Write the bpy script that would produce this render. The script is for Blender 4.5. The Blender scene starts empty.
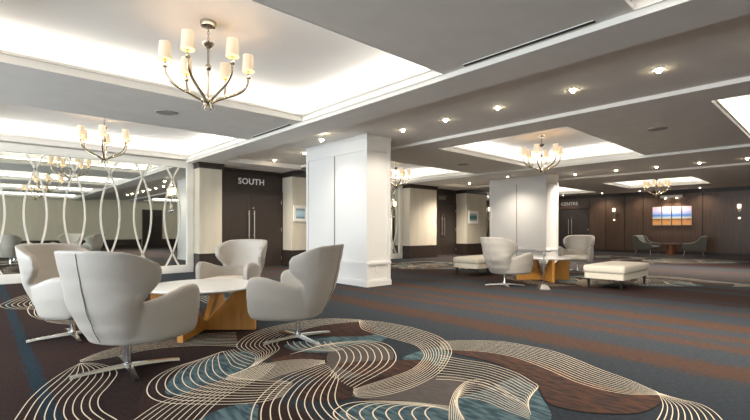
import bpy, bmesh, math, random
from mathutils import Vector, Matrix
random.seed(7)
PI = math.pi
SC = bpy.context.scene
COL = SC.collection

# ------------------------------------------------------------------ materials
def lin(c):
    return tuple(((v/255)/12.92 if v/255 <= .04045 else ((v/255+.055)/1.055)**2.4) for v in c)

def mat(name, rgb, rough=.5, metal=0.0, var=.0, scale=8.0, bump=.0, bscale=60.0, emit=0.0, ecol=None, sheen=0.0, spec=None, stretch=None, alt=None):
    m = bpy.data.materials.new(name); m.use_nodes = True
    nt = m.node_tree; b = nt.nodes['Principled BSDF']
    c = lin(rgb)
    b.inputs['Base Color'].default_value = (*c, 1)
    b.inputs['Roughness'].default_value = rough
    b.inputs['Metallic'].default_value = metal
    if spec is not None: b.inputs['Specular IOR Level'].default_value = spec
    if sheen: b.inputs['Sheen Weight'].default_value = sheen
    tc = mp = None
    def coord():
        nonlocal tc, mp
        if mp is None:
            tc = nt.nodes.new('ShaderNodeTexCoord'); mp = nt.nodes.new('ShaderNodeMapping')
            mp.inputs['Scale'].default_value = stretch or (1, 1, 1)
            nt.links.new(tc.outputs['Object'], mp.inputs['Vector'])
        return mp.outputs['Vector']
    if var:
        n = nt.nodes.new('ShaderNodeTexNoise'); n.inputs['Scale'].default_value = scale; n.inputs['Detail'].default_value = 5
        nt.links.new(coord(), n.inputs['Vector'])
        r = nt.nodes.new('ShaderNodeValToRGB')
        r.color_ramp.elements[0].position = .3; r.color_ramp.elements[1].position = .7
        r.color_ramp.elements[0].color = (*[v*(1-var) for v in c], 1)
        r.color_ramp.elements[1].color = (*[min(1, v*(1+var)) for v in c], 1)
        if alt: r.color_ramp.elements[0].color = (*lin(alt), 1); r.color_ramp.elements[0].position = .40; r.color_ramp.elements[1].position = .60
        nt.links.new(n.outputs['Fac'], r.inputs['Fac']); nt.links.new(r.outputs['Color'], b.inputs['Base Color'])
    if bump:
        n2 = nt.nodes.new('ShaderNodeTexNoise'); n2.inputs['Scale'].default_value = bscale; n2.inputs['Detail'].default_value = 3
        nt.links.new(coord(), n2.inputs['Vector'])
        bp = nt.nodes.new('ShaderNodeBump'); bp.inputs['Strength'].default_value = bump; bp.inputs['Distance'].default_value = .004
        nt.links.new(n2.outputs['Fac'], bp.inputs['Height']); nt.links.new(bp.outputs['Normal'], b.inputs['Normal'])
    if emit:
        b.inputs['Emission Color'].default_value = (*lin(ecol or rgb), 1)
        b.inputs['Emission Strength'].default_value = emit
    return m

M = {}
M['soffit'] = mat('soffit_paint', (236, 231, 223), .85, var=.03, scale=3)
M['white'] = mat('white_ceiling_paint', (238, 235, 230), .8)
M['fascia'] = mat('moulding_paint', (228, 223, 214), .6)
M['column'] = mat('column_lacquer', (224, 222, 218), .38)
M['beige'] = mat('beige_wallcovering', (202, 193, 174), .75, var=.05, scale=5, bump=.15, bscale=120, stretch=(1, 1, .15))
M['beige_lit'] = mat('beige_lit_wallcovering', (226, 216, 190), .75, var=.04, scale=5, stretch=(1, 1, .15))  # the beige made lighter in place of light on the opposite wall
M['dark'] = mat('dark_wood', (50, 40, 35), .42, var=.25, scale=6, stretch=(6, 6, .5))
M['darkdoor'] = mat('dark_door_wood', (58, 49, 44), .4, var=.14, scale=6, stretch=(6, 6, .4))
M['walnut'] = mat('walnut_panel', (86, 64, 48), .36, var=.22, scale=5, stretch=(5, 5, .35))
M['walnutseam'] = mat('walnut_seam', (28, 20, 15), .6)
M['leather'] = mat('pale_upholstery', (175, 168, 158), .5, var=.02, scale=9, bump=.08, bscale=260, sheen=.1)
M['leather_lit'] = mat('cream_lit_upholstery', (222, 213, 196), .55, var=.02, scale=9, bump=.08, bscale=260, sheen=.1)  # cream seat, lightened to carry the light falling inside the chair
M['seam'] = mat('seam_shadow_welt', (146, 140, 132), .7)
M['ott'] = mat('cream_bench_fabric', (226, 217, 198), .8, var=.06, scale=25, bump=.3, bscale=180, sheen=.2)
M['chrome'] = mat('polished_steel', (215, 215, 215), .14, 1.0)
M['brass'] = mat('satin_nickel', (174, 164, 145), .26, 1.0)
M['marble'] = mat('white_marble', (249, 248, 245), .22, var=.03, scale=3)
M['oak'] = mat('honey_oak', (196, 138, 62), .42, var=.14, scale=5, stretch=(7, 7, .6))
M['oakedge'] = mat('oak_edge', (216, 166, 96), .45, var=.2, scale=30, stretch=(1, 1, 6))
M['leg'] = mat('dark_leg', (36, 29, 26), .35)
M['mirror'] = mat('mirror_silver', (222, 226, 222), .02, 1.0)
M['frame'] = mat('mirror_frame_paint', (236, 231, 220), .45)
M['lattice'] = mat('lattice_paint', (222, 215, 200), .45)
M['shade'] = mat('lit_linen_shade', (200, 190, 172), .8, emit=.29, ecol=(255, 216, 164))
M['shadein'] = mat('lit_shade_inside', (250, 220, 150), .8, emit=1.6, ecol=(255, 205, 110))
M['bulb'] = mat('lit_bulb', (255, 244, 220), .5, emit=45, ecol=(255, 236, 200))
M['sconceshade'] = mat('lit_sconce_glass', (255, 248, 232), .5, emit=2.2, ecol=(255, 236, 205))
M['trimring'] = mat('downlight_ring', (225, 220, 210), .5)
M['grille'] = mat('speaker_grille', (176, 168, 160), .8)
M['slot'] = mat('slot_black', (16, 15, 14), .7)
M['letter'] = mat('white_letters', (250, 249, 245), .5)
M['letterdim'] = mat('grey_letters', (150, 142, 136), .5)
M['steelbar'] = mat('brushed_steel_pull', (196, 190, 178), .3, 1.0)
M['plate'] = mat('white_plate', (238, 236, 230), .4)
M['picframe'] = mat('white_picture_frame', (236, 232, 222), .4)
M['picmat'] = mat('picture_mount', (240, 238, 232), .6)
M['greyfab'] = mat('grey_chair_fabric', (98, 98, 91), .85, var=.12, scale=40, bump=.2, bscale=200, sheen=.2)
M['drum'] = mat('copper_wood_drum', (150, 92, 58), .4, var=.15, scale=6, stretch=(6, 6, .5))
M['tabledark'] = mat('dark_table_top', (104, 92, 84), .25)
M['ironbase'] = mat('brushed_iron', (120, 116, 112), .35, .8)
M['glass'] = mat('window_glass', (245, 250, 255), .05)
M['glass'].node_tree.nodes['Principled BSDF'].inputs['Transmission Weight'].default_value = 1
M['curtainwall'] = mat('window_frame_paint', (200, 198, 192), .5)

def seascape(name, sunset):
    m = bpy.data.materials.new(name); m.use_nodes = True
    nt = m.node_tree; b = nt.nodes['Principled BSDF']
    tc = nt.nodes.new('ShaderNodeTexCoord'); sp = nt.nodes.new('ShaderNodeSeparateXYZ')
    nt.links.new(tc.outputs['Generated'], sp.inputs[0])
    nz = nt.nodes.new('ShaderNodeTexNoise'); nz.inputs['Scale'].default_value = 3.5
    mp = nt.nodes.new('ShaderNodeMapping'); mp.inputs['Scale'].default_value = (1, 1, 6)
    nt.links.new(tc.outputs['Object'], mp.inputs[0]); nt.links.new(mp.outputs[0], nz.inputs['Vector'])
    ma = nt.nodes.new('ShaderNodeMath'); ma.operation = 'MULTIPLY_ADD'; ma.inputs[1].default_value = .12; ma.inputs[2].default_value = -.06
    nt.links.new(nz.outputs['Fac'], ma.inputs[0])
    ad = nt.nodes.new('ShaderNodeMath'); nt.links.new(sp.outputs['Z'], ad.inputs[0]); nt.links.new(ma.outputs[0], ad.inputs[1])
    r = nt.nodes.new('ShaderNodeValToRGB'); nt.links.new(ad.outputs[0], r.inputs[0])
    stops = sunset
    e = r.color_ramp.elements
    e[0].position = stops[0][0]; e[0].color = (*lin(stops[0][1]), 1)
    e[1].position = stops[-1][0]; e[1].color = (*lin(stops[-1][1]), 1)
    for p, c in stops[1:-1]:
        k = e.new(p); k.color = (*lin(c), 1)
    nt.links.new(r.outputs[0], b.inputs['Base Color']); b.inputs['Roughness'].default_value = .35
    return m, r, b

def carpet():
    m = bpy.data.materials.new('striped_carpet'); m.use_nodes = True
    nt = m.node_tree; b = nt.nodes['Principled BSDF']
    tc = nt.nodes.new('ShaderNodeTexCoord'); sp = nt.nodes.new('ShaderNodeSeparateXYZ')
    nt.links.new(tc.outputs['Object'], sp.inputs[0])
    mp = nt.nodes.new('ShaderNodeMapping'); mp.inputs['Scale'].default_value = (30, 4.5, 1)
    nt.links.new(tc.outputs['Object'], mp.inputs[0])
    nz = nt.nodes.new('ShaderNodeTexNoise'); nz.inputs['Scale'].default_value = 1.0; nz.inputs['Detail'].default_value = 6; nz.inputs['Roughness'].default_value = .7
    nt.links.new(mp.outputs[0], nz.inputs['Vector'])
    am = nt.nodes.new('ShaderNodeMapRange'); am.inputs['From Min'].default_value = .8; am.inputs['From Max'].default_value = 3.6
    am.inputs['To Min'].default_value = .16; am.inputs['To Max'].default_value = .95
    nt.links.new(sp.outputs['X'], am.inputs['Value'])
    sb = nt.nodes.new('ShaderNodeMath'); sb.operation = 'SUBTRACT'; sb.inputs[1].default_value = .5
    nt.links.new(nz.outputs['Fac'], sb.inputs[0])
    ma = nt.nodes.new('ShaderNodeMath'); ma.operation = 'MULTIPLY_ADD'; ma.inputs[2].default_value = 8.25*4
    nt.links.new(sb.outputs[0], ma.inputs[0]); nt.links.new(am.outputs[0], ma.inputs[1])
    ad = nt.nodes.new('ShaderNodeMath'); nt.links.new(sp.outputs['X'], ad.inputs[0]); nt.links.new(ma.outputs[0], ad.inputs[1])
    md = nt.nodes.new('ShaderNodeMath'); md.operation = 'MODULO'; md.inputs[1].default_value = 8.25
    nt.links.new(ad.outputs[0], md.inputs[0])
    dv = nt.nodes.new('ShaderNodeMath'); dv.operation = 'DIVIDE'; dv.inputs[1].default_value = 8.25
    nt.links.new(md.outputs[0], dv.inputs[0])
    r = nt.nodes.new('ShaderNodeValToRGB'); r.color_ramp.interpolation = 'LINEAR'
    SL, RU, UM, BL = (44, 50, 56), (65, 47, 38), (52, 35, 31), (33, 50, 61)
    bands = [(0, UM), (.265, UM), (.285, BL), (.355, BL), (.38, UM), (1.5, SL), (1.9, UM), (2.4, SL), (4.22, RU), (4.66, SL), (5.18, RU), (5.44, SL),
             (5.66, RU), (5.92, SL), (6.24, RU), (6.69, SL), (7.36, RU), (7.86, SL)]
    e = r.color_ramp.elements
    e[0].position = 0; e[0].color = (*lin(UM), 1); e[1].position = 1; e[1].color = (*lin(SL), 1)
    soft = .03
    big = [bd for bd in bands if bd[0] > 0]
    n_added = 2
    prev = UM
    for x, c in big:
        if n_added + 2 > 32: break
        if x < 1 or n_added > 28:
            k = e.new(min(.999, x/8.25)); k.color = (*lin(prev), 1) if False else (*lin(c), 1); n_added += 1
            if x < 1: pass
        else:
            k = e.new((x-soft)/8.25); k.color = (*lin(prev), 1); k = e.new((x+soft)/8.25); k.color = (*lin(c), 1); n_added += 2
        prev = c
    nt.links.new(dv.outputs[0], r.inputs[0])
    n2 = nt.nodes.new('ShaderNodeTexNoise'); n2.inputs['Scale'].default_value = 3.0; n2.inputs['Detail'].default_value = 8; n2.inputs['Roughness'].default_value = .75
    mp2 = nt.nodes.new('ShaderNodeMapping'); mp2.inputs['Scale'].default_value = (26, 8, 1)
    nt.links.new(tc.outputs['Object'], mp2.inputs[0]); nt.links.new(mp2.outputs[0], n2.inputs['Vector'])
    mr = nt.nodes.new('ShaderNodeMapRange'); mr.inputs['From Min'].default_value = .3; mr.inputs['From Max'].default_value = .7
    mr.inputs['To Min'].default_value = .4; mr.inputs['To Max'].default_value = 1.6
    nt.links.new(n2.outputs['Fac'], mr.inputs['Value'])
    mx = nt.nodes.new('ShaderNodeMix'); mx.data_type = 'RGBA'; mx.blend_type = 'MULTIPLY'; mx.inputs['Factor'].default_value = 1
    nt.links.new(r.outputs[0], mx.inputs[6]); nt.links.new(mr.outputs[0], mx.inputs[7])
    nt.links.new(mx.outputs[2], b.inputs['Base Color'])
    b.inputs['Roughness'].default_value = .95; b.inputs['Specular IOR Level'].default_value = .15
    n3 = nt.nodes.new('ShaderNodeTexNoise'); n3.inputs['Scale'].default_value = 240
    nt.links.new(tc.outputs['Object'], n3.inputs['Vector'])
    bp = nt.nodes.new('ShaderNodeBump'); bp.inputs['Strength'].default_value = .5; bp.inputs['Distance'].default_value = .004
    nt.links.new(n3.outputs['Fac'], bp.inputs['Height']); nt.links.new(bp.outputs['Normal'], b.inputs['Normal'])
    return m
M['carpet'] = carpet()
M['pile_cream'] = mat('carpet_cream_yarn', (236, 222, 198), .95, spec=.1)
M['pile_teal'] = mat('carpet_teal_yarn', (84, 104, 108), .95, var=.2, scale=10, alt=(56, 74, 82), spec=.1, stretch=(3, .7, 1))
M['pile_rust'] = mat('carpet_rust_yarn', (80, 55, 43), .95, var=.2, scale=10, alt=(54, 48, 47), spec=.1, stretch=(3, .7, 1))
M['pile_umber'] = mat('carpet_umber_yarn', (66, 44, 36), .95, var=.2, scale=10, alt=(44, 38, 36), spec=.1, stretch=(3, .7, 1))
M['pile_dark'] = mat('carpet_dark_yarn', (46, 35, 33), .95, var=.2, scale=14, spec=.1, stretch=(3, .7, 1))
M['pile_ink'] = mat('carpet_ink_yarn', (52, 42, 40), .95, var=.2, scale=14, spec=.1, stretch=(3, .7, 1))
M['pile_grey'] = mat('carpet_grey_yarn', (92, 86, 82), .95, var=.15, scale=14, spec=.1, stretch=(3, .7, 1))

# ------------------------------------------------------------------ mesh builder
class MB:
    def __init__(s): s.v = []; s.f = []; s.m = []; s.mats = []
    def mi(s, m):
        if m not in s.mats: s.mats.append(m)
        return s.mats.index(m)
    def face(s, pts, m):
        k = len(s.v); s.v += [tuple(p) for p in pts]; s.f.append(tuple(range(k, k+len(pts)))); s.m.append(s.mi(m))
    def faces(s, verts, faces, m):
        k = len(s.v); s.v += [tuple(p) for p in verts]; i = s.mi(m)
        for f in faces: s.f.append(tuple(k+a for a in f)); s.m.append(i)
    def box(s, x0, x1, y0, y1, z0, z1, m, M4=None):
        vs = [Vector((x, y, z)) for z in (z0, z1) for y in (y0, y1) for x in (x0, x1)]
        if M4 is not None: vs = [M4 @ v for v in vs]
        s.faces(vs, [(0, 2, 3, 1), (4, 5, 7, 6), (0, 1, 5, 4), (2, 6, 7, 3), (0, 4, 6, 2), (1, 3, 7, 5)], m)
    def prism(s, poly, z0, z1, m, M4=None):
        n = len(poly)
        vs = [Vector((p[0], p[1], z0)) for p in poly] + [Vector((p[0], p[1], z1)) for p in poly]
        if M4 is not None: vs = [M4 @ v for v in vs]
        fs = [tuple(reversed(range(n))), tuple(range(n, 2*n))] + [(i, (i+1) % n, n+(i+1) % n, n+i) for i in range(n)]
        s.faces(vs, fs, m)
    def lathe(s, prof, m, segs=24, c=(0, 0, 0), M4=None, cap=True):
        vs = []; fs = []
        for r, z in prof:
            for k in range(segs):
                a = 2*PI*k/segs; vs.append(Vector((c[0]+r*math.cos(a), c[1]+r*math.sin(a), c[2]+z)))
        for i in range(len(prof)-1):
            for k in range(segs):
                a, b = i*segs+k, i*segs+(k+1) % segs
                fs.append((a, b, b+segs, a+segs))
        if cap:
            fs.append(tuple(reversed(range(segs)))); L = (len(prof)-1)*segs; fs.append(tuple(range(L, L+segs)))
        if M4 is not None: vs = [M4 @ v for v in vs]
        s.faces(vs, fs, m)
    def tube(s, path, rad, m, segs=10, cap=True):
        path = [Vector(p) for p in path]; n = len(path)
        if not hasattr(rad, '__len__'): rad = [rad]*n
        vs = []; fs = []; ref = None
        for i, p in enumerate(path):
            t = (path[min(i+1, n-1)]-path[max(i-1, 0)]).normalized()
            if ref is None:
                ref = Vector((0, 0, 1)) if abs(t.z) < .9 else Vector((1, 0, 0))
            a = t.cross(ref).normalized(); b = a.cross(t).normalized(); ref = b
            for k in range(segs):
                q = 2*PI*k/segs; vs.append(p+(a*math.cos(q)+b*math.sin(q))*rad[i])
        for i in range(n-1):
            for k in range(segs):
                a, b = i*segs+k, i*segs+(k+1) % segs
                fs.append((a, b, b+segs, a+segs))
        if cap: fs.append(tuple(reversed(range(segs)))); fs.append(tuple(range((n-1)*segs, n*segs)))
        s.faces(vs, fs, m)
    def mesh(s, name, smooth=False, fix=True):
        me = bpy.data.meshes.new(name); me.from_pydata(s.v, [], s.f)
        for m in s.mats: me.materials.append(m)
        me.polygons.foreach_set('material_index', s.m)
        if fix:
            bm = bmesh.new(); bm.from_mesh(me)
            bmesh.ops.recalc_face_normals(bm, faces=bm.faces); bm.to_mesh(me); bm.free()
        if smooth: me.polygons.foreach_set('use_smooth', [True]*len(me.polygons))
        me.update(); return me
    def build(s, name, parent=None, smooth=False, fix=True, loc=None, bevel=0):
        o = bpy.data.objects.new(name, s.mesh(name, smooth, fix)); COL.objects.link(o)
        if parent is not None: o.parent = parent
        if loc is not None: o.location = loc
        if bevel:
            b = o.modifiers.new('edge', 'BEVEL'); b.width = bevel; b.segments = 2; b.limit_method = 'ANGLE'
        return o

def smooth_by_angle(o, deg=40):
    me = o.data; me.polygons.foreach_set('use_smooth', [True]*len(me.polygons))
    bm = bmesh.new(); bm.from_mesh(me); lim = math.radians(deg)
    bmesh.ops.remove_doubles(bm, verts=bm.verts, dist=1e-5)
    for e in bm.edges:
        if len(e.link_faces) == 2 and e.calc_face_angle(0) > lim: e.smooth = False
    bm.to_mesh(me); bm.free(); return o

def thing(name, label, cat, loc=(0, 0, 0), rz=0, group=None):
    o = bpy.data.objects.new(name, None); COL.objects.link(o); o.empty_display_size = .1
    o.location = loc; o.rotation_euler = (0, 0, rz); o['label'] = label; o['category'] = cat
    if group: o['group'] = group
    return o
def tag(o, label, cat, group=None):
    o['label'] = label; o['category'] = cat
    if group: o['group'] = group
    return o
def struct(o): o['kind'] = 'structure'; return o
def dup(root, loc, rz, label, group=None):
    r = root.copy(); COL.objects.link(r); r.location = loc; r.rotation_euler = (0, 0, rz); r['label'] = label
    if group: r['group'] = group
    for ch in list(root.children):
        c = ch.copy(); COL.objects.link(c); c.parent = r
        for g in ch.children:
            d = g.copy(); COL.objects.link(d); d.parent = c
    return r

def spline(pts, n):
    """Catmull-Rom through pts, n samples."""
    P = [Vector(p) for p in pts]; m = len(P)-1; out = []
    for i in range(n):
        t = i/(n-1)*m; k = min(int(t), m-1); u = t-k
        p0 = P[k-1] if k > 0 else P[0]*2-P[1]
        p1, p2 = P[k], P[k+1]
        p3 = P[k+2] if k+2 <= m else P[m]*2-P[m-1]
        out.append(.5*((2*p1)+(p2-p0)*u+(2*p0-5*p1+4*p2-p3)*u*u+(3*p1-p0-3*p2+p3)*u**3))
    return out
def interp(tab, x):
    if x <= tab[0][0]: return tab[0][1]
    for (a, va), (b, vb) in zip(tab, tab[1:]):
        if x <= b:
            t = (x-a)/(b-a); t = t*t*(3-2*t)*.5+t*.5
            return va+(vb-va)*t
    return tab[-1][1]

# ------------------------------------------------------------------ floor with its woven pattern (plan coordinates in metres)
SWIRLS=[(10,[(0.632,4.421),(0.548,4.318),(0.467,4.193),(0.39,4.052),(0.318,3.898),(0.237,3.681),(0.162,3.4),(0.118,3.213)],[(0.632,4.421),(0.732,4.328),(0.803,4.119),(0.805,3.916),(0.71,3.674),(0.6,3.441),(0.565,3.208),(0.607,2.955)]),
(10,[(0.646,4.522),(0.825,4.689),(1.057,4.804),(1.294,4.845),(1.579,4.808),(1.867,4.723),(2.098,4.573)],[(0.636,4.454),(0.781,4.437),(0.981,4.459),(1.197,4.483),(1.444,4.399),(1.675,4.236),(1.863,4.015)]),
(10,[(3.552,4.174),(3.317,4.472),(2.934,4.579),(2.497,4.537),(2.135,4.357),(1.888,4.091),(1.822,3.864),(1.839,3.673),(1.794,3.508),(1.648,3.345),(1.448,3.263)],[(3.475,4.084),(3.186,4.195),(2.914,4.225),(2.632,4.148),(2.377,4.019),(2.2,3.856),(2.14,3.712),(2.08,3.627),(1.929,3.505),(1.709,3.36),(1.459,3.252)]),
(11,[(3.552,4.174),(3.673,3.824),(3.708,3.359),(3.595,2.901),(3.342,2.563),(3.048,2.359),(2.688,2.189),(2.342,2.122),(2.063,2.147),(1.913,2.237),(1.935,2.339)],[(3.475,4.084),(3.256,3.773),(3.206,3.496),(3.194,3.102),(3.174,2.862),(3.024,2.628),(2.85,2.5),(2.607,2.395),(2.353,2.371),(2.127,2.374),(1.976,2.378)]),
(9,[(2.216,3.458),(2.533,3.499),(2.789,3.42),(2.978,3.247),(2.959,3.01),(2.767,2.737),(2.56,2.579),(2.348,2.501),(2.141,2.446),(1.983,2.398)],[(2.095,3.437),(2.269,3.454),(2.44,3.486),(2.505,3.378),(2.472,3.223),(2.376,3.055),(2.257,2.93),(2.158,2.842),(2.08,2.779),(2.013,2.714)]),
(11,[(2.192,3.027),(1.962,2.987),(1.742,2.931),(1.522,2.794),(1.329,2.613),(1.194,2.398),(1.13,2.221)],[(2.073,2.69),(1.991,2.584),(1.881,2.465),(1.787,2.352),(1.72,2.233),(1.683,2.082),(1.666,1.93)]),
(12,[(2.225,3.074),(2.08,3.246),(1.874,3.319),(1.63,3.292),(1.436,3.273)],[(2.176,3.005),(1.932,3.015),(1.737,2.998),(1.579,2.991),(1.381,3.202)]),
(10,[(1.683,3.947),(1.43,3.842),(1.168,3.75),(0.988,3.592),(0.883,3.38),(0.861,3.178),(0.924,3.007),(1.064,2.857),(1.233,2.702),(1.402,2.613),(1.554,2.614)],[(1.704,3.927),(1.649,3.933),(1.571,3.792),(1.508,3.618),(1.455,3.452),(1.436,3.273),(1.475,3.145),(1.54,3.027),(1.613,2.931),(1.685,2.864),(1.718,2.777)]),
(10,[(0.587,2.783),(0.703,2.904),(0.875,3.051),(1.057,3.118),(1.255,3.174),(1.449,3.23),(1.654,3.339),(1.767,3.455)],[(0.871,2.489),(0.994,2.637),(1.103,2.756),(1.229,2.865),(1.364,2.939),(1.503,3.003),(1.662,3.098),(1.847,3.27)]),
(5,[(1.683,3.947),(1.612,3.675),(1.566,3.49),(1.588,3.33)],[(1.781,3.948),(1.764,3.741),(1.782,3.599),(1.794,3.508)]),
(10,[(3.084,2.488),(3.14,2.234),(3.192,2.036),(3.161,1.787),(3.064,1.6),(3.004,1.515),(2.873,1.478),(2.746,1.449),(2.603,1.38)],[(2.569,2.112),(2.659,2.001),(2.716,1.834),(2.704,1.684),(2.667,1.545),(2.654,1.464),(2.633,1.417),(2.603,1.38),(2.505,1.309)]),
(9,[(2.034,1.574),(2.271,1.749),(2.499,1.872),(2.714,1.921),(2.827,1.847),(2.782,1.692),(2.692,1.522),(2.603,1.38)],[(2.052,1.439),(2.154,1.554),(2.246,1.666),(2.335,1.757),(2.431,1.762),(2.482,1.622),(2.453,1.435),(2.448,1.285)]),
(11,[(3.467,2.798),(3.689,2.649),(3.919,2.384),(3.969,2.084),(3.95,1.779),(3.742,1.355),(3.638,1.103),(3.516,0.889)],[(3.237,2.612),(3.385,2.431),(3.502,2.234),(3.53,1.996),(3.434,1.671),(3.293,1.333),(3.299,1.063),(3.463,0.864)]),
(10,[(3.511,0.894),(3.406,0.844),(3.281,0.801),(3.13,0.775),(2.942,0.759),(2.73,0.753)],[(3.5,0.879),(3.481,0.752),(3.478,0.642),(3.405,0.562),(3.285,0.499),(3.109,0.437)]),
(8,[(2.241,1.734),(2.102,1.949),(1.942,2.118),(1.798,2.205),(1.673,2.192),(1.61,2.13),(1.579,2.01)],[(2.179,1.687),(2.173,1.754),(2.147,1.798),(2.1,1.8),(2.045,1.769),(2.005,1.71),(1.948,1.601)]),
(8,[(2.451,3.242),(2.252,3.515),(2.257,3.703),(2.315,3.855)],[(2.569,3.225),(2.562,3.325),(2.592,3.445),(2.639,3.558)])]
EDGE_SWIRLS=[(6,[(0.817,10.011),(0.505,9.5),(0.264,8.784),(0.224,8.585),(0.301,8.183),(0.582,7.821)],[(0.745,9.134),(0.652,8.941),(0.579,8.618),(0.564,8.39),(0.582,8.144),(0.629,7.99)]),
(8,[(0.614,6.787),(0.552,7.008),(0.498,7.409),(0.514,7.988),(0.625,8.576)],[(0.63,6.854),(0.721,6.938),(0.845,7.0),(0.994,6.954),(1.129,6.739)]),
(8,[(0.614,6.787),(0.768,6.894),(0.982,6.874),(1.192,6.772),(1.525,6.655)],[(0.607,6.714),(0.72,6.456),(0.89,6.226),(1.056,6.001),(1.333,5.819)]),
(7,[(2.68,7.656),(2.661,7.236),(2.609,6.757),(2.665,6.583)],[(2.985,7.375),(3.017,7.197),(3.027,6.9),(2.972,6.55)])]
PATCHES=[('dark',[(0.695,4.363),(1.005,4.568),(1.457,4.437),(1.864,4.063),(1.704,3.927),(1.253,3.815),(0.959,3.589),(0.797,3.214),(0.673,2.823),(0.521,2.962),(0.595,3.446),(0.745,3.786)]),
('ink',[(0.946,3.542),(1.368,3.673),(1.448,3.263),(1.702,2.792),(1.352,2.658),(1.117,2.743),(0.916,2.617),(0.698,2.817),(0.875,3.051)]),
('grey',[(1.4,3.245),(1.779,3.369),(2.096,3.271),(2.202,3.056),(1.918,2.994),(1.714,2.957),(1.713,2.782),(1.579,2.991)]),
('teal',[(0.966,3.252),(1.137,3.579),(1.409,3.784),(1.67,3.871),(1.87,3.775),(1.833,3.472),(1.578,3.273),(1.4,3.245),(1.228,3.199),(1.025,3.123)]),
('teal',[(0.938,2.597),(1.164,2.7),(1.337,2.628),(1.292,2.5),(1.142,2.307)]),
('teal',[(2.618,3.741),(2.974,3.647),(3.241,3.343),(2.839,3.169),(2.492,3.204),(2.216,3.458),(2.24,3.768)]),
('grey',[(2.423,3.268),(2.914,3.253),(2.859,2.868),(2.48,2.581),(2.125,2.58),(2.066,2.759)]),
('teal',[(2.792,2.673),(3.132,2.709),(3.378,2.626),(3.126,2.408),(2.806,2.318),(2.784,2.522)]),
('grey',[(1.947,2.353),(2.247,2.182),(2.663,2.149),(2.743,1.924),(2.418,1.846),(2.244,1.753),(2.077,2.017),(1.901,2.224)]),
('teal',[(1.673,2.151),(1.871,2.138),(2.065,1.96),(2.211,1.719),(1.999,1.554),(1.581,1.938)]),
('teal',[(2.335,1.757),(2.701,1.74),(3.055,1.727),(3.019,1.585),(2.828,1.398),(2.468,1.195),(2.05,1.543)]),
('rust',[(1.818,3.408),(2.18,3.402),(2.284,3.139),(2.08,3.246)]),
('umber',[(1.665,2.637),(2.01,2.685),(1.991,2.418),(1.826,2.27),(1.647,2.388),(1.592,2.484)]),
('rust',[(2.241,2.908),(2.58,2.748),(2.87,2.482),(2.768,2.318),(2.431,2.361),(2.229,2.547)]),
('rust',[(3.251,2.599),(3.515,2.222),(3.536,1.721),(3.359,1.217),(3.463,0.864),(3.09,0.852),(2.849,1.032),(2.755,1.241),(2.81,1.368),(3.11,1.616),(3.264,2.082)]),
('umber',[(2.622,4.093),(3.108,4.191),(3.429,4.048),(3.214,3.488),(2.84,3.651)])]

XL, XR, YF, YB = -6.0, 24.0, -8.0, 12.34
def build_floor():
    mb = MB()
    mb.box(XL-.25, XR+.25, YF-.25, YB, -.12, 0, M['carpet'])
    def ribbon(pts, w, z):
        n = len(pts); L = []; Rr = []
        for i in range(n):
            t = pts[min(i+1, n-1)]-pts[max(i-1, 0)]
            if t.length < 1e-6: t = Vector((1, 0))
            t.normalize(); nn = Vector((-t.y, t.x))*(w[i] if hasattr(w, '__len__') else w)/2
            L.append((pts[i].x+nn.x, pts[i].y+nn.y, z)); Rr.append((pts[i].x-nn.x, pts[i].y-nn.y, z))
        mb.faces(L+Rr, [(i, n+i, n+i+1, i+1) for i in range(n-1)], M['pile_cream'])
    def family(N, A, B, dx, dy, sx, sy, S, w=.0105):
        a = spline([Vector(p) for p in A], S); b = spline([Vector(p) for p in B], S)
        for k in range(N):
            t = k/(N-1)
            pts = [Vector(((p.x+(q.x-p.x)*t)*sx+dx, (p.y+(q.y-p.y)*t)*sy+dy)) for p, q in zip(a, b)]
            ww = [max(.0034, min(w, .0024+.085*(p-q).length/(N-1))) for p, q in zip(a, b)]
            ribbon(pts, ww, .0062+.00006*k)
    def patch(kind, P, dx, dy, sx, sy, lift):
        P2 = [Vector(p) for p in P]; P2 = [P2[-1]]+P2+[P2[0], P2[1]]; m = len(P)
        pts = spline(P2, 6*(m+2)+1)[6:6*(m+1)]
        vs = [(p.x*sx+dx, p.y*sy+dy, .001+lift) for p in pts]
        bm = bmesh.new(); bv = [bm.verts.new(v) for v in vs]
        es = [bm.edges.new((bv[i], bv[(i+1) % len(bv)])) for i in range(len(bv))]
        bmesh.ops.triangle_fill(bm, use_beauty=True, use_dissolve=False, edges=es)
        bm.verts.index_update()
        mb.faces([tuple(v.co) for v in bm.verts], [tuple(v.index for v in f.verts) for f in bm.faces], M['pile_'+kind]); bm.free()
    def motif(dx, dy, sx, sy, S, w=.0105):
        for i, (k, P) in enumerate(PATCHES): patch(k, P, dx, dy, sx, sy, .0003*i)
        for N, A, B in SWIRLS: family(N, A, B, dx, dy, sx, sy, S, w)
    motif(0, 0, 1, 1, 56)
    for N, A, B in EDGE_SWIRLS: family(N, A, B, 0, 0, 1, 1, 30)
    for dx, dy in ((8.35, .75), (8.35, 5.9), (16.6, 1.2), (16.6, 5.2)): motif(dx, dy, 1, 1, 26, .02)
    o = mb.build('floor', fix=False); struct(o)
    return o
build_floor()

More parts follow.
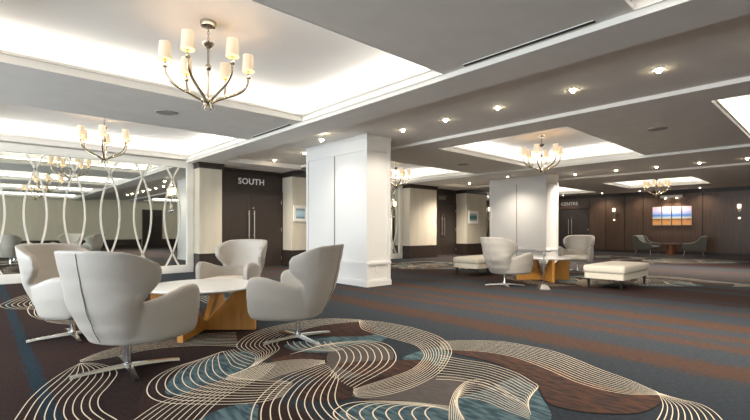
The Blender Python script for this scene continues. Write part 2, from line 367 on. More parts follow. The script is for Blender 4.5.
# ------------------------------------------------------------------ ceiling
ZS, ZB, ZR = 3.0, 2.94, 3.06        # soffit, beam, recess
ZP = 3.39                            # raised panel of a tray
ROWS = {'far': (8.30, 11.75), 'mid': (3.23, 6.28), 'near': (-1.80, 1.20), 'rear': (-6.85, -3.85)}
BAYS = {'a': (-.52, 4.06), 'b': (7.76, 12.12), 'c': (18.4, 22.5)}
BOX = {(b, r): (*BAYS[b], *ROWS[r]) for b in BAYS for r in ROWS}
BOX['b', 'mid'] = (7.76, 12.2, 3.36, 6.30); BOX['b', 'near'] = (7.76, 12.12, -1.7, 1.30); BOX['c', 'mid'] = (18.3, 21.5, 3.6, 6.55)
TRAYS = [('a', r) for r in ROWS]+[('b', r) for r in ROWS]+[('c', r) for r in ROWS]
YREC = 10.95
def build_ceiling():
    mb = MB(); S = M['soffit']
    def holed(x0, x1, y0, y1, z, holes):
        xs = sorted({x0, x1, *[h[0] for h in holes], *[h[1] for h in holes]})
        ys = sorted({y0, y1, *[h[2] for h in holes], *[h[3] for h in holes]})
        for a, b in zip(xs, xs[1:]):
            for c, d in zip(ys, ys[1:]):
                cx, cy = (a+b)/2, (c+d)/2
                if any(h[0] < cx < h[1] and h[2] < cy < h[3] for h in holes): continue
                mb.face([(a, c, z), (a, d, z), (b, d, z), (b, c, z)], S)
    def hs(bay): return [BOX[bay, r] for r in ROWS]
    F = M['fascia']
    holed(XL, 4.09, YF, YB, ZS, hs('a'))
    holed(7.06, 12.22, YF, YB, ZS, hs('b'))
    holed(16.1, XR, YF, YB, ZS, hs('c'))
    for x0, x1, xr in ((4.09, 4.70, 7.06), (12.22, 13.5, 16.1)):
        mb.face([(x0, YF, ZB), (x0, YB, ZB), (x1, YB, ZB), (x1, YF, ZB)], S)
        mb.face([(x1, YREC, ZB), (x1, YB, ZB), (xr, YB, ZB), (xr, YREC, ZB)], S)
        mb.face([(x1, YF, ZR), (x1, YREC, ZR), (xr, YREC, ZR), (xr, YF, ZR)], S)
        mb.face([(x0, YF, ZB), (x0, YB, ZB), (x0, YB, ZS), (x0, YF, ZS)], F)
        mb.face([(x1, YF, ZB), (x1, YREC, ZB), (x1, YREC, ZR), (x1, YF, ZR)], F)
        mb.face([(x1, YREC, ZB), (xr, YREC, ZB), (xr, YREC, ZR), (x1, YREC, ZR)], S)
        mb.face([(xr, YF, ZS), (xr, YREC, ZS), (xr, YREC, ZR), (xr, YF, ZR)], S)
        mb.face([(xr, YREC, ZB), (xr, YB, ZB), (xr, YB, ZS), (xr, YREC, ZS)], F)
    # raised panels with their side walls and ledges
    W = M['white']
    for b, r in TRAYS:
        x0, x1, y0, y1 = BOX[b, r]; g = .26
        X0, X1, Y0, Y1 = x0-g, x1+g, y0-g, y1+g
        zl = 3.10
        mb.face([(X0, Y0, ZP), (X0, Y1, ZP), (X1, Y1, ZP), (X1, Y0, ZP)], W)
        for p, q in (((X0, Y0), (X1, Y0)), ((X1, Y0), (X1, Y1)), ((X1, Y1), (X0, Y1)), ((X0, Y1), (X0, Y0))):
            mb.face([(*p, zl), (*q, zl), (*q, ZP), (*p, ZP)], W)
        oc = [(X0, Y0), (X1, Y0), (X1, Y1), (X0, Y1)]; ic = [(x0, y0), (x1, y0), (x1, y1), (x0, y1)]
        for i in range(4):
            j = (i+1) % 4
            mb.face([(*oc[i], zl), (*oc[j], zl), (*ic[j], zl), (*ic[i], zl)], W)
    # roof slab closing the room
    mb.box(XL-.2, XR+.2, YF-.2, YB+.3, 3.5, 3.62, M['white'])
    struct(mb.build('ceiling', fix=False))
build_ceiling()

# stepped mouldings around the tray openings
def tray_trim(i, bay, row):
    x0, x1, y0, y1 = BOX[bay, row]
    # (inset from the opening edge, z) from the soffit lip up to the cove lip
    prof = [(.0, 2.996), (.0, 3.035), (-.022, 3.040), (-.022, 3.066), (-.036, 3.070), (-.036, 3.12), (-.022, 3.135), (-.085, 3.135)]
    
    mb = MB(); rings = []
    for g, z in prof:
        rings.append([(x0+g, y0+g, z), (x1-g, y0+g, z), (x1-g, y1-g, z), (x0+g, y1-g, z)])
    for a, b in zip(rings, rings[1:]):
        for k in range(4):
            j = (k+1) % 4
            mb.face([a[k], a[j], b[j], b[k]], M['fascia'])
    struct(mb.build('trim_%d' % i, fix=False))
for i, (b, r) in enumerate(TRAYS): tray_trim(i+1, b, r)

# cove lighting: LED strips on the ledges, pointing up
def area(name, loc, rot, sx, sy, power, col):
    l = bpy.data.lights.new(name, 'AREA'); l.shape = 'RECTANGLE'; l.size = sx; l.size_y = sy; l.energy = power; l.color = col
    o = bpy.data.objects.new(name, l); COL.objects.link(o); o.location = loc; o.rotation_euler = rot; return o
COVE = (1.0, .965, .91)
TILT = math.radians(55)
COVE_W = 2.9
DAY_W = 210
LAMP_W = .45
LAMP_DOWN = 19
for b, r in TRAYS:
    x0, x1, y0, y1 = BOX[b, r]; z = 3.16; g = .17
    for y, s in ((y0-g, -1), (y1+g, 1)): area('cove_led', ((x0+x1)/2, y, z), (PI+s*TILT, 0, 0), x1-x0+.2, .06, COVE_W*(x1-x0), COVE)
    for x, s in ((x0-g, 1), (x1+g, -1)): area('cove_led', (x, (y0+y1)/2, z), (0, PI+s*TILT, 0), .06, y1-y0+.2, COVE_W*(y1-y0), COVE)

# ------------------------------------------------------------------ walls
B_, D_ = M['beige'], M['dark']
WT = .25      # wall body thickness behind the finished face
def back_wall():
    mb = MB()
    zt = 3.02
    # mirror niches
    for x0, x1 in ((XL, 4.29), (7.72, 12.46), (17.8, XR)):
        mb.box(x0, x1, 12.0, 12.0+WT, 0, zt, B_)
    # pilasters beside the mirrors: beige field, dark wood base and crown
    for x0, x1 in ((4.29, 4.9), (7.12, 7.72), (12.46, 14.1), (16.2, 17.8)):
        mb.box(x0, x1, 11.56, 12.35, .5, 2.80, B_)
        mb.box(x0-.012, x1+.012, 11.545, 12.34, .12, .505, D_)
        mb.box(x0-.02, x1+.02, 11.53, 12.33, 0, .12, D_)
        mb.box(x0-.02, x1+.02, 11.53, 12.33, 2.79, 2.90, D_)
        mb.box(x0-.045, x1+.045, 11.505, 12.32, 2.90, ZB+.01, D_)
    # niche backs around the doors
    for x0, x1 in ((4.9, 7.12), (14.1, 16.2)):
        mb.box(x0, x1, 12.13, 12.35, 2.27, zt, D_)
        mb.box(x0, x1, 12.09, 12.14, 2.27, 2.31, D_)
        mb.box(x0, x1, 12.06, 12.14, 2.86, zt, D_)
        mb.box(x0, x0+.1, 12.11, 12.35, 0, 2.3, D_)
        mb.box(x1-.06, x1, 12.11, 12.35, 0, 2.3, D_)
        mb.box(x0, x1, 12.2, 12.35, 0, 2.3, D_)
    struct(mb.build('wall_back', fix=False))
back_wall()

def right_wall():
    mb = MB(); W = M['walnut']; Sm = M['walnutseam']
    yd0, yd1 = 9.26, 11.28
    mb.box(XR, XR+WT, YF, yd0, 0, 3.1, W)
    mb.box(XR, XR+WT, yd1, 12.3, 0, 3.1, W)
    mb.box(XR, XR+WT, yd0, yd1, 2.3, 3.1, W)
    mb.box(XR+.12, XR+WT, yd0, yd1, 0, 2.3, W)
    # panels proud of the wall with shadow joints between them
    ys = [-8, -5.2, -2.4, .35, 2.0, 4.33, 6.69, 7.51, 8.40, 9.24]
    for a, b in zip(ys, ys[1:]):
        mb.box(XR-.004, XR+.005, b-.02, b+.02, .13, 2.80, Sm)
        mb.box(XR-.018, XR+.01, a+.018, b-.018, .62, 2.80, W)
        mb.box(XR-.018, XR+.01, a+.018, b-.018, .13, .60, W)
    mb.box(XR-.03, XR+.01, YF, 9.24, 0, .12, D_)
    mb.box(XR-.035, XR+.01, YF, 12.0, 2.81, 3.0, D_)
    mb.box(XR-.06, XR+.01, YF, 12.0, 2.93, 3.0, D_)
    struct(mb.build('wall_right', fix=False))
right_wall()

def front_wall():
    mb = MB()
    mb.box(XL, 8.0, YF-WT, YF, 0, 3.1, M['beige_lit'])
    mb.box(8.0, XR, YF-WT, YF, 0, 3.1, M['beige_lit'])
    mb.box(8.05, 9.3, YF-.02, YF+.03, 0, 2.5, D_)
    mb.box(9.3, XR, YF-.02, YF+.02, 0, .5, D_)
    mb.box(XL, 8.0, YF-.02, YF+.02, 0, .5, D_)
    struct(mb.build('wall_front', fix=False))
front_wall()

def left_wall():
    mb = MB(); ws = [(-6.6, -3.0), (-1.8, 1.8), (3.0, 6.6), (7.8, 11.2)]; share = (.45, .5, 1.3, 1.75)
    y = YF
    for a, b in ws:
        mb.box(XL-WT, XL, y, a, 0, 3.1, B_); y = b
        mb.box(XL-WT, XL, a, b, 0, .45, B_); mb.box(XL-WT, XL, a, b, 2.75, 3.1, B_)
    mb.box(XL-WT, XL, y, 12.3, 0, 3.1, B_)
    struct(mb.build('wall_left', fix=False))
    for i, (a, b) in enumerate(ws):
        f = MB(); t = .06
        for p, q, r, s in ((a, b, .45, .45+t), (a, b, 2.75-t, 2.75), (a, a+t, .45, 2.75), (b-t, b, .45, 2.75), ((a+b)/2-.03, (a+b)/2+.03, .45, 2.75)):
            f.box(XL-.18, XL-.1, p, q, r, s, M['curtainwall'])
        w = struct(f.build('window_%d' % (i+1), fix=False))
        g = MB(); g.face([(XL-.14, a, .45), (XL-.14, b, .45), (XL-.14, b, 2.75), (XL-.14, a, 2.75)], M['glass'])
        go = g.build('pane', w, fix=False)
        area('daylight', (XL+.02, (a+b)/2, 1.6), (0, -PI/2, 0), 2.2, b-a, DAY_W*share[i], (.85, .93, 1.0))
left_wall()

# ------------------------------------------------------------------ doors
def door(i, loc, rz, width, height=2.27):
    """double door, closed: local x along the width (0..width), local y out of the wall (negative = room side)"""
    root = bpy.data.objects.new('door_%d' % i, None); COL.objects.link(root); root.location = loc; root.rotation_euler = (0, 0, rz); struct(root)
    f = MB(); f.box(0, .1, -.012, .05, 0, height+.0, D_); f.box(width-.06, width, -.012, .05, 0, height, D_); f.box(.1, width-.06, -.012, .05, height-.04, height, D_)
    f.build('door_frame', root, fix=False)
    th = MB(); th.box(.1, width-.06, -.03, .05, .001, .009, M['steelbar']); th.build('threshold', root, fix=False)
    a, b = .1, width-.06; mid = (a+b)/2
    for k, (p, q) in enumerate(((a+.004, mid-.004), (mid+.004, b-.004))):
        l = MB(); z1 = height-.045; s = .11
        l.box(p, q, 0.012, .05, .01, z1, M['darkdoor'])
        for x0, x1, z0, zz in ((p, p+s, .01, z1), (q-s, q, .01, z1), (p+s, q-s, z1-s, z1), (p+s, q-s, .01, .22)):
            l.box(x0, x1, 0.0, .014, z0, zz, M['darkdoor'])
        leaf = l.build('door_leaf', root, fix=False)
        xh = (mid-.085) if k == 0 else (mid+.085)
        h = MB(); h.tube([(xh, -.07, .88), (xh, -.07, 1.72)], .016, M['steelbar'], 10)
        for z in (.98, 1.62): h.tube([(xh, -.07, z), (xh, .004, z)], .010, M['steelbar'], 8)
        smooth_by_angle(h.build('pull_handle', leaf))
        xg = a-.005 if k == 0 else b+.005
        for z in (.25, 1.15, 2.0):
            hg = MB(); hg.tube([(xg, -.018, z-.06), (xg, -.018, z+.06)], .012, M['steelbar'], 8)
            hg.build('hinge', leaf, fix=False)
        if k == 1:
            lk = MB(); lk.lathe([(.022, 0), (.022, .012)], M['steelbar'], 14, M4=Matrix.Translation((xh, -.0, 1.80)) @ Matrix.Rotation(PI/2, 4, 'X'))
            lk.build('lock', leaf)
    return root
door(1, (4.9, 12.12, 0), 0, 2.22)
door(2, (14.1, 12.12, 0), 0, 2.1)
door(3, (XR+.06, 11.28, 0), -PI/2, 2.02)

def sign(text, label, loc, rz, size, mt, squeeze=1.0):
    cu = bpy.data.curves.new('sign_text', 'FONT'); cu.body = text; cu.size = size; cu.extrude = .008; cu.align_x = 'CENTER'; cu.align_y = 'CENTER'
    cu.offset = .004; cu.space_character = 1.05; cu.resolution_u = 3
    t = bpy.data.objects.new('tmp', cu); COL.objects.link(t)
    dg = bpy.context.evaluated_depsgraph_get(); me = bpy.data.meshes.new_from_object(t.evaluated_get(dg)); bpy.data.objects.remove(t)
    me.materials.clear(); me.materials.append(mt)
    for v in me.vertices: v.co.x *= squeeze
    o = bpy.data.objects.new('door_sign', me); COL.objects.link(o)
    o.rotation_euler = (PI/2, 0, rz); o.location = loc
    return tag(o, label, 'sign')
sign('SOUTH', 'white capital letters reading SOUTH on the dark header over the double door', (6.05, 12.115, 2.585), 0, .25, M['letter'])
sign('EAST', 'dim grey capital letters over the dark door behind the white column', (15.2, 12.115, 2.56), 0, .23, M['letterdim'])
sign('CENTRE', 'white capital letters reading CENTRE over the double door in the walnut wall', (XR-.012, 10.28, 2.56), -PI/2, .24, M['letter'])

# ------------------------------------------------------------------ columns
def column(i, x0, x1, y0, y1, outlet):
    mb = MB(); C = M['column']; zt = ZR
    root = struct(bpy.data.objects.new('column_%d' % i, None)); COL.objects.link(root); root['kind'] = 'structure'
    e = .022
    mb.box(x0+e, x1-e, y0+e, y1-e, 0, zt, C)
    mb.box(x0-.014, x1+.014, y0-.014, y1+.014, 0, .10, C)          # base
    mb.box(x0-.003, x1+.003, y0-.003, y1+.003, .10, .13, C)
    mb.box(x0-.012, x1+.012, y0-.012, y1+.012, .445, .485, C)      # chair rail
    mb.box(x0-.003, x1+.003, y0-.003, y1+.003, .425, .50, C)
    mb.box(x0-.003, x1+.003, y0-.003, y1+.003, 2.74, zt, C)                             # frieze and cornice
    mb.box(x0-.012, x1+.012, y0-.012, y1+.012, 2.98, zt, C)
    ym = (y0+y1)/2; s = .075
    # stiles at the corners and the middle of the long faces
    mb.box(x0+.006, x0+.05, ym-.009, ym+.009, .12, 2.75, M['seam'])
    for a, b in ((y0, y0+s), (y1-s, y1)):
        mb.box(x0, x0+.05, a, b, .12, 2.75, C); mb.box(x1-.05, x1, a, b, .12, 2.75, C)
    for a, b in ((x0+.05, x0+s), (x1-s, x1-.05)):
        mb.box(a, b, y0, y0+.04, .12, 2.75, C); mb.box(a, b, y1-.04, y1, .12, 2.75, C)
    mb.build('column_body', root, fix=False)
    if outlet:
        p = MB(); xo = x0+.30
        p.box(xo-.04, xo+.04, y0+e-.008, y0+e+.004, .29, .41, M['plate'])
        p.box(xo-.018, xo+.018, y0+e-.011, y0+e, .31, .345, M['trimring']); p.box(xo-.018, xo+.018, y0+e-.011, y0+e, .355, .39, M['trimring'])
        tag(p.build('wall_outlet', fix=False), 'small white electrical outlet low on the narrow side of the large white column', 'outlet')
column(1, 5.67, 6.33, 6.42, 8.58, True)
column(2, 14.0, 14.9, 6.77, 8.95, False)

# ------------------------------------------------------------------ mirrors with lattice
def mirror(x0, x1, label, group):
    root = thing('wall_mirror', label, 'mirror', (0, 0, 0), 0)
    yb, yf = 12.0, 11.94
    f = MB(); F = M['frame']; w = .19
    for a, b, c, d in ((x0, x1, 0, .2), (x0, x1, 2.80, 2.98), (x0, x0+w, .2, 2.8), (x1-w, x1, .2, 2.8)):
        f.box(a, b, yf, yb, c, d, F)
        f.box(a+.02, b-.02, yf-.012, yf, c+.03, d-.03, F)
    f.build('mirror_frame', root, fix=False)
    g = MB(); g.box(x0+w-.01, x1-w+.01, yb-.022, yb-.008, .19, 2.81, M['mirror'])
    g.build('mirror_glass', root, fix=False)
    gx0, gx1 = x0+w, x1-w; n = 7; p = (gx1-gx0)/n
    for k in range(n):
        cx = gx0+p*(k+.5); l = MB()
        for s in (-1, 1):
            vs = []; N = 40
            for i in range(N+1):
                z = .2+2.6*i/N; x = cx+s*.2*(1-((z-1.5)/.97)**2)
                dz = 1; dx = s*.2*(-2*(z-1.5)/.97**2); L = math.hypot(dz, dx); hw = .018
                nx, nz = hw*dz/L, -hw*dx/L
                z0, z1 = z+nz, z-nz
                vs += [(x+nx, yb-.045, min(2.8, max(.2, z0))), (x-nx, yb-.045, min(2.8, max(.2, z1))), (x-nx, yb-.020, min(2.8, max(.2, z1))), (x+nx, yb-.020, min(2.8, max(.2, z0)))]
            fs = []
            for i in range(N):
                for q in range(4): fs.append((4*i+q, 4*i+(q+1) % 4, 4*i+4+(q+1) % 4, 4*i+4+q))
            l.faces(vs, fs, M['lattice'])
        l.build('lattice', root)
    return root
mirror(-1.07, 4.285, 'wide wall mirror with white crossing oval lattice beside the SOUTH door', 'm')
mirror(7.725, 12.45, 'wall mirror with white oval lattice glimpsed beyond the white column', 'm')
mirror(17.81, 22.6, 'wall mirror seen as a dark sliver behind the far white column', 'm')

# ------------------------------------------------------------------ sconces
def make_sconce(label, loc, rz, group, ball='chrome'):
    """mounted on a plane facing local -y; local origin on the wall at floor level"""
    r = thing('wall_sconce', label, 'sconce', loc, rz, group)
    s = MB(); s.lathe([(.055, 2.06), (.064, 2.09), (.066, 2.22), (.06, 2.23), (.0, 2.23)], M['sconceshade'], 20, (0, -.12, 0)); smooth_by_angle(s.build('lamp_shade', r))
    a = MB(); a.tube([(0, -.015, 1.98), (0, -.10, 1.96), (0, -.12, 2.0), (0, -.12, 2.07)], .011, M['brass'], 8)
    a.tube([(0, -.02, 2.0), (0, -.03, 1.70)], .012, M['brass'], 8); smooth_by_angle(a.build('stem', r))
    b = MB(); b.lathe([(.045, 0), (.045, .015)], M['brass'], 16, M4=Matrix.Translation((0, 0, 1.98)) @ Matrix.Rotation(PI/2, 4, 'X')); b.build('wall_plate', r)
    c = MB(); pr = [(0.042*math.sin(PI*i/10)+.0005, 1.64-.042*math.cos(PI*i/10)) for i in range(11)]
    c.lathe(pr, M[ball], 18, (0, -.065, 0)); smooth_by_angle(c.build('glass_ball', r), 60)
    return r
sc = make_sconce('white shaded sconce mounted on the lattice mirror next to the SOUTH door', (3.714, 11.955, 0), 0, 'wall sconces')
dup(sc, (11.89, 11.955, 0), 0, 'white shaded sconce on the lattice mirror beside the large white column')
dup(sc, (18.5, 11.955, 0), 0, 'white shaded sconce on the mirror sliver behind the far column')
sw = make_sconce('lit sconce on the walnut wall between the CENTRE door and the seascape', (XR-.02, 7.98, 0), -PI/2, 'wall sconces', 'sconceshade')  # crystal ball here given a glow for its bright reflection
dup(sw, (XR-.02, 3.05, 0), -PI/2, 'lit sconce on the walnut wall beyond the seascape, at the picture edge')
for p in ((3.714, 11.75), (11.89, 11.75)):
    pass

# ------------------------------------------------------------------ small framed pictures on the pilasters
def picture(x0, x1, z0, z1, label, cols):
    r = thing('framed_picture', label, 'picture', ((x0+x1)/2, 11.56, (z0+z1)/2))
    w, h = (x1-x0)/2, (z1-z0)/2; f = MB(); t = .045
    for a, b, c, d in ((-w, w, -h, -h+t), (-w, w, h-t, h), (-w, -w+t, -h+t, h-t), (w-t, w, -h+t, h-t)): f.box(a, b, -.035, 0, c, d, M['picframe'])
    f.build('picture_frame', r, fix=False, bevel=.004)
    m = MB(); m.box(-w+t, w-t, -.014, -.004, -h+t, h-t, M['picmat']); m.build('mount', r, fix=False)
    p = MB(); p.box(-w+t+.05, w-t-.05, -.018, -.012, -h+t+.05, h-t-.05, seascape('print_'+label[:8], cols)[0]); p.build('print', r, fix=False)
    return r
picture(7.16, 7.67, 1.40, 1.90, 'small white framed print of pale blue water on the beige wall by the SOUTH door', [(0, (96, 118, 128)), (.25, (170, 200, 212)), (.6, (190, 216, 224)), (.85, (150, 172, 180)), (1, (70, 84, 92))])
picture(16.34, 17.1, 1.42, 2.0, 'small white framed teal print on the beige wall between the two columns', [(0, (210, 214, 206)), (.3, (70, 120, 122)), (.6, (60, 110, 112)), (1, (205, 212, 206))])

# ------------------------------------------------------------------ seascape in four panels, picture light
SEA = [(0, (214, 160, 120)), (.12, (232, 170, 96)), (.27, (206, 140, 80)), (.33, (96, 70, 66)), (.37, (236, 214, 190)), (.46, (150, 186, 220)), (.52, (56, 120, 200)), (.60, (150, 170, 226)), (.78, (214, 202, 232)), (1, (236, 206, 214))]
seam, _r, _b = seascape('seascape_print', SEA)
yc0, yc1 = 4.74, 6.28; pw = (yc1-yc0-.15)/4
WHICH = ['with the bluest sky, beside the CENTRE door side', 'second of four, between bluest and pink panels', 'third of four, with pale pink sky over blue sea', 'with the most golden sand, farthest from the CENTRE door']
for k in range(4):
    y1 = yc1-k*(pw+.05); y0 = y1-pw
    r = thing('art_panel', 'tall seascape panel '+WHICH[k], 'artwork', (XR-.018, (y0+y1)/2, 1.35), 0, 'seascape panels')
    p = MB(); p.box(-.035, 0, -pw/2, pw/2, 0, .88, M['picmat']); p.build('backing', r, fix=False)
    q = MB(); q.box(-.038, -.034, -pw/2, pw/2, 0, .88, seam); q.build('print', r, fix=False)
pl = thing('picture_light', 'pale bar light mounted above the four seascape panels', 'light', (XR-.018, 5.49, 2.66))
b = MB(); b.box(-.22, -.10, -.44, .44, -.03, .09, M['plate']); b.build('lamp_housing', pl, fix=False, bevel=.01)
for y in (-.22, .22):
    b = MB(); b.tube([(0, y, -.01), (-.08, y, .0), (-.13, y, .02)], .012, M['brass'], 8); b.build('arm', pl)
    b = MB(); b.lathe([(.03, -.045), (.03, -.03)], M['bulb'], 12, (-.15, y, 0)); b.build('bulb', pl)
def spot(name, loc, energy, col, size, blend=.8, rad=.04, rot=(0, 0, 0)):
    l = bpy.data.lights.new(name, 'SPOT'); l.energy = energy; l.color = col; l.spot_size = math.radians(size); l.spot_blend = blend; l.shadow_soft_size = rad
    o = bpy.data.objects.new(name, l); COL.objects.link(o); o.location = loc; o.rotation_euler = rot; return o
WARM = (1.0, .90, .77)
for y in (-.22, .22): spot('picture_lamp', (XR-.22, 5.49+y, 2.58), 60, (1, .93, .82), 130, rot=(0, math.radians(14), 0))

# ------------------------------------------------------------------ ceiling fixtures
DL_W = 220
def make_downlight(label, loc, group):
    r = thing('downlight', label, 'ceiling light', loc, 0, group)
    t = MB(); t.lathe([(.050, -.004), (.072, -.006), (.075, .0), (.050, .0)], M['trimring'], 24, cap=False); smooth_by_angle(t.build('trim_ring', r))
    b = MB(); b.lathe([(.0005, -.042), (.02, -.038), (.031, -.02), (.036, 0)], M['bulb'], 20); smooth_by_angle(b.build('bulb', r), 60)
    return r
def drops(loc, w=DL_W): spot('downlight_beam', (loc[0], loc[1], loc[2]-.07), w, WARM, 140, 1.0, .05)
row1 = [(5.97, y) for y in (1.5, 2.51, 3.67, 4.69, 5.72, 9.11, 10.6, .45, -.6, -1.65, -2.7)]
row2 = [(15.15, y) for y in (1.77, 2.81, 3.87, 5.0, 6.3)]+[(14.1, 10.3), (14.84, 10.43), (15.15, .7)]
dl = None
def order(n): return ['first', 'second', 'third', 'fourth', 'fifth', 'sixth', 'seventh', 'eighth', 'ninth', 'tenth', 'eleventh'][n]
vis1 = [p for p in row1 if 1 < p[1]]
for i, (x, y) in enumerate(row1):
    if 1 < y:
        if y < 6:
            k = sorted([q[1] for q in row1 if 1 < q[1] < 6], reverse=True).index(y)
            lab = 'small lit downlight, %s in the row out from the large white column' % order(k)
        else:
            lab = 'small lit downlight behind the large white column, %s the SOUTH door wall' % ('closer to' if y > 10 else 'farther from')
        if dl is None: dl = make_downlight(lab, (x, y, ZR), 'downlights')
        else: dup(dl, (x, y, ZR), 0, lab)
    else:
        dup(dl, (x, y, ZR), 0, 'small lit downlight showing only as a bright dot in the lattice mirror', 'mirrored downlights')
    drops((x, y, ZR), {5.72: 80, 4.69: 170}.get(y, DL_W))
ys2 = sorted([q[1] for q in row2 if q[1] < 6.5], reverse=True)
for i, (x, y) in enumerate(row2):
    if y < 6.5: lab = 'small lit downlight in the far row, %s out from the second column' % order(ys2.index(y))
    else: lab = 'small lit downlight near the picture wall before the second door, %s' % ('closer' if x > 14.5 else 'deeper')
    if y > 1: dup(dl, (x, y, ZR), 0, lab)
    drops((x, y, ZR), 330)
for y, lab in ((8.40, 'between the CENTRE door and the first wall sconce'), (6.69, 'added between the first wall sconce and the seascape'), (4.33, 'added past the seascape')):  # last two are added to brighten the walnut wall
    dup(dl, (23.45, y, ZS), 0, 'tiny downlight close against the walnut wall, '+lab).scale = (.5, .5, .5); drops((23.45, y, ZS), 60)
dup(dl, (23.2, 10.28, ZS), 0, 'added tiny downlight brightening the CENTRE door sign').scale = (.5, .5, .5); drops((23.2, 10.28, ZS), 70)  # added to light the sign letters
s = dup(dl, (5.01, 7.04, ZB), 0, 'lone downlight in the low beam close by the large white column'); drops((5.01, 7.04, ZB), 50)

def speaker(label, loc):
    r = thing('ceiling_speaker', label, 'speaker', loc, 0, 'ceiling speakers')
    t = MB(); t.lathe([(.13, -.002), (.15, -.010), (.158, 0)], M['trimring'] if False else M['grille'], 32, cap=False); smooth_by_angle(t.build('rim', r))
    g = MB(); g.lathe([(.0005, -.008), (.13, -.006), (.13, 0)], M['grille'], 32); smooth_by_angle(g.build('speaker_mesh', r))
speaker('round grey ceiling speaker between the two chandeliers near the mirror', (2.17, 7.25, ZS))
speaker('round grey ceiling speaker past the lit tray over the bench seating', (9.16, 2.32, ZS))
speaker('small round ceiling speaker beside the large white column, above the doors', (10.12, 7.34, ZS))
def slot(label, y0, y1):
    r = thing('slot_vent', label, 'vent', (4.02, y0, ZS), 0, 'slot vents')
    a = MB(); a.box(-.024, .024, 0, y1-y0, -.0085, .0, M['slot']); a.build('opening', r, fix=False)
    b = MB()
    for x in (-.028, .024): b.box(x, x+.004, 0, y1-y0, -.006, 0, M['soffit'])
    b.build('vent_frame', r, fix=False)
slot('long black slot vent in the grey ceiling by the white beam edge', 1.5, 2.9)
slot('short black slot vent in the grey ceiling between the two bright trays', 6.6, 8.0)
dup(dl, (13.15, 7.7, ZB), 0, 'lone downlight in the low beam close by the second column').scale = (.6, .6, .6); drops((13.15, 7.7, ZB), 130)

# ------------------------------------------------------------------ chandeliers
def make_chandelier(label, loc, rz):
    r = thing('chandelier', label, 'chandelier', loc, rz, 'six armed chandeliers'); Bm = M['brass']   # origin at the raised panel
    def lat(name, prof, segs=20): m = MB(); m.lathe(prof, Bm, segs); return smooth_by_angle(m.build(name, r))
    lat('canopy', [(.05, -.055), (.075, -.05), (.085, -.02), (.085, 0)])
    ch = MB(); n = 5
    for i in range(n):
        z = -.06-.034*i; pts = []
        for k in range(13):
            a = 2*PI*k/12; u, w = .011*math.cos(a), .022*math.sin(a)
            pts.append((u, 0, z-.02+w) if i % 2 == 0 else (0, u, z-.02+w))
        ch.tube(pts, .004, Bm, 6, cap=False)
    smooth_by_angle(ch.build('chain', r), 80)
    lat('dish', [(.02, -.285), (.03, -.275), (.062, -.245), (.066, -.232), (.02, -.225), (.012, -.21)])
    rod = lat('rod', [(.011, -.84), (.011, -.48), (.012, -.28)])
    lat('ball', [(.0005, -.525), (.02, -.52), (.03, -.505), (.034, -.49), (.03, -.475), (.02, -.46), (.0005, -.455)])
    lat('hub', [(.012, -.90), (.03, -.88), (.035, -.85), (.03, -.82), (.012, -.80)])
    for k in range(6):
        a = 2*PI*k/6; c, s = math.cos(a), math.sin(a)
        prof = [(.035, -.905), (.045, -.87), (.095, -.83), (.185, -.79), (.285, -.745), (.365, -.69), (.41, -.62), (.42, -.55)]
        pts = spline([(q[0]*c, q[0]*s, q[1]) for q in prof], 26)
        am = MB(); am.tube(pts, [.010+.006*math.sin(PI*i/25) for i in range(26)], Bm, 10)
        am.tube([(.045*c, .045*s, -.90), (.055*c, .055*s, -.925), (.060*c, .060*s, -.945)], [.013, .009, .003], Bm, 8)
        arm = smooth_by_angle(am.build('arm', r), 60)
        C = (.42*c, .42*s, -.015)
        cu = MB(); cu.lathe([(.012, -.54), (.024, -.53), (.026, -.515), (.012, -.505), (.011, -.465), (.020, -.46), (.020, -.45), (.009, -.445)], Bm, 14, C); smooth_by_angle(cu.build('candle_cup', arm))
        sh = MB(); sh.lathe([(.066, -.455), (.056, -.275)], M['shade'], 24, C, cap=False)
        sh.lathe([(.0635, -.454), (.0535, -.28)], M['shadein'], 24, C, cap=False)
        sh.lathe([(.066, -.455), (.0635, -.454)], M['shade'], 24, C, cap=False); sh.lathe([(.056, -.275), (.0535, -.276)], M['shade'], 24, C, cap=False)
        smooth_by_angle(sh.build('lamp_shade', arm), 60)
    return r
R0 = math.radians
def lamps(x, y, rz):
    for k in range(6):
        a = rz+PI/3*k
        l = bpy.data.lights.new('shade_lamp', 'POINT'); l.energy = LAMP_W; l.color = (1, .88, .72); l.shadow_soft_size = .012
        o = bpy.data.objects.new('shade_lamp', l); COL.objects.link(o); o.location = (x+.42*math.cos(a), y+.42*math.sin(a), ZP-.36)
        spot('shade_lamp_down', (x+.42*math.cos(a), y+.42*math.sin(a), ZP-.473), LAMP_DOWN, (1, .90, .76), 150, 1.0, .03)
ch0 = make_chandelier('big six shade chandelier hanging over the round table of swivel chairs', (1.82, 4.65, ZP), R0(42))
dup(ch0, (1.80, 9.80, ZP), R0(14.6), 'chandelier hanging before the lattice mirror, its arms mirrored below')
dup(ch0, (9.80, 4.85, ZP), R0(12), 'chandelier hanging above the benches and the far round table')
dup(ch0, (9.95, 9.85, ZP), R0(8), 'chandelier half hidden by the side of the large white column')
dup(ch0, (19.9, 5.08, ZP), R0(0), 'chandelier in front of the walnut wall above the seascape')
dup(ch0, (1.80, -.40, ZP), R0(18), 'chandelier seen only as a reflection in the lattice mirror')

for q in [o for o in COL.objects if o.get('category') == 'chandelier']: lamps(q.location.x, q.location.y, q.rotation_euler.z)

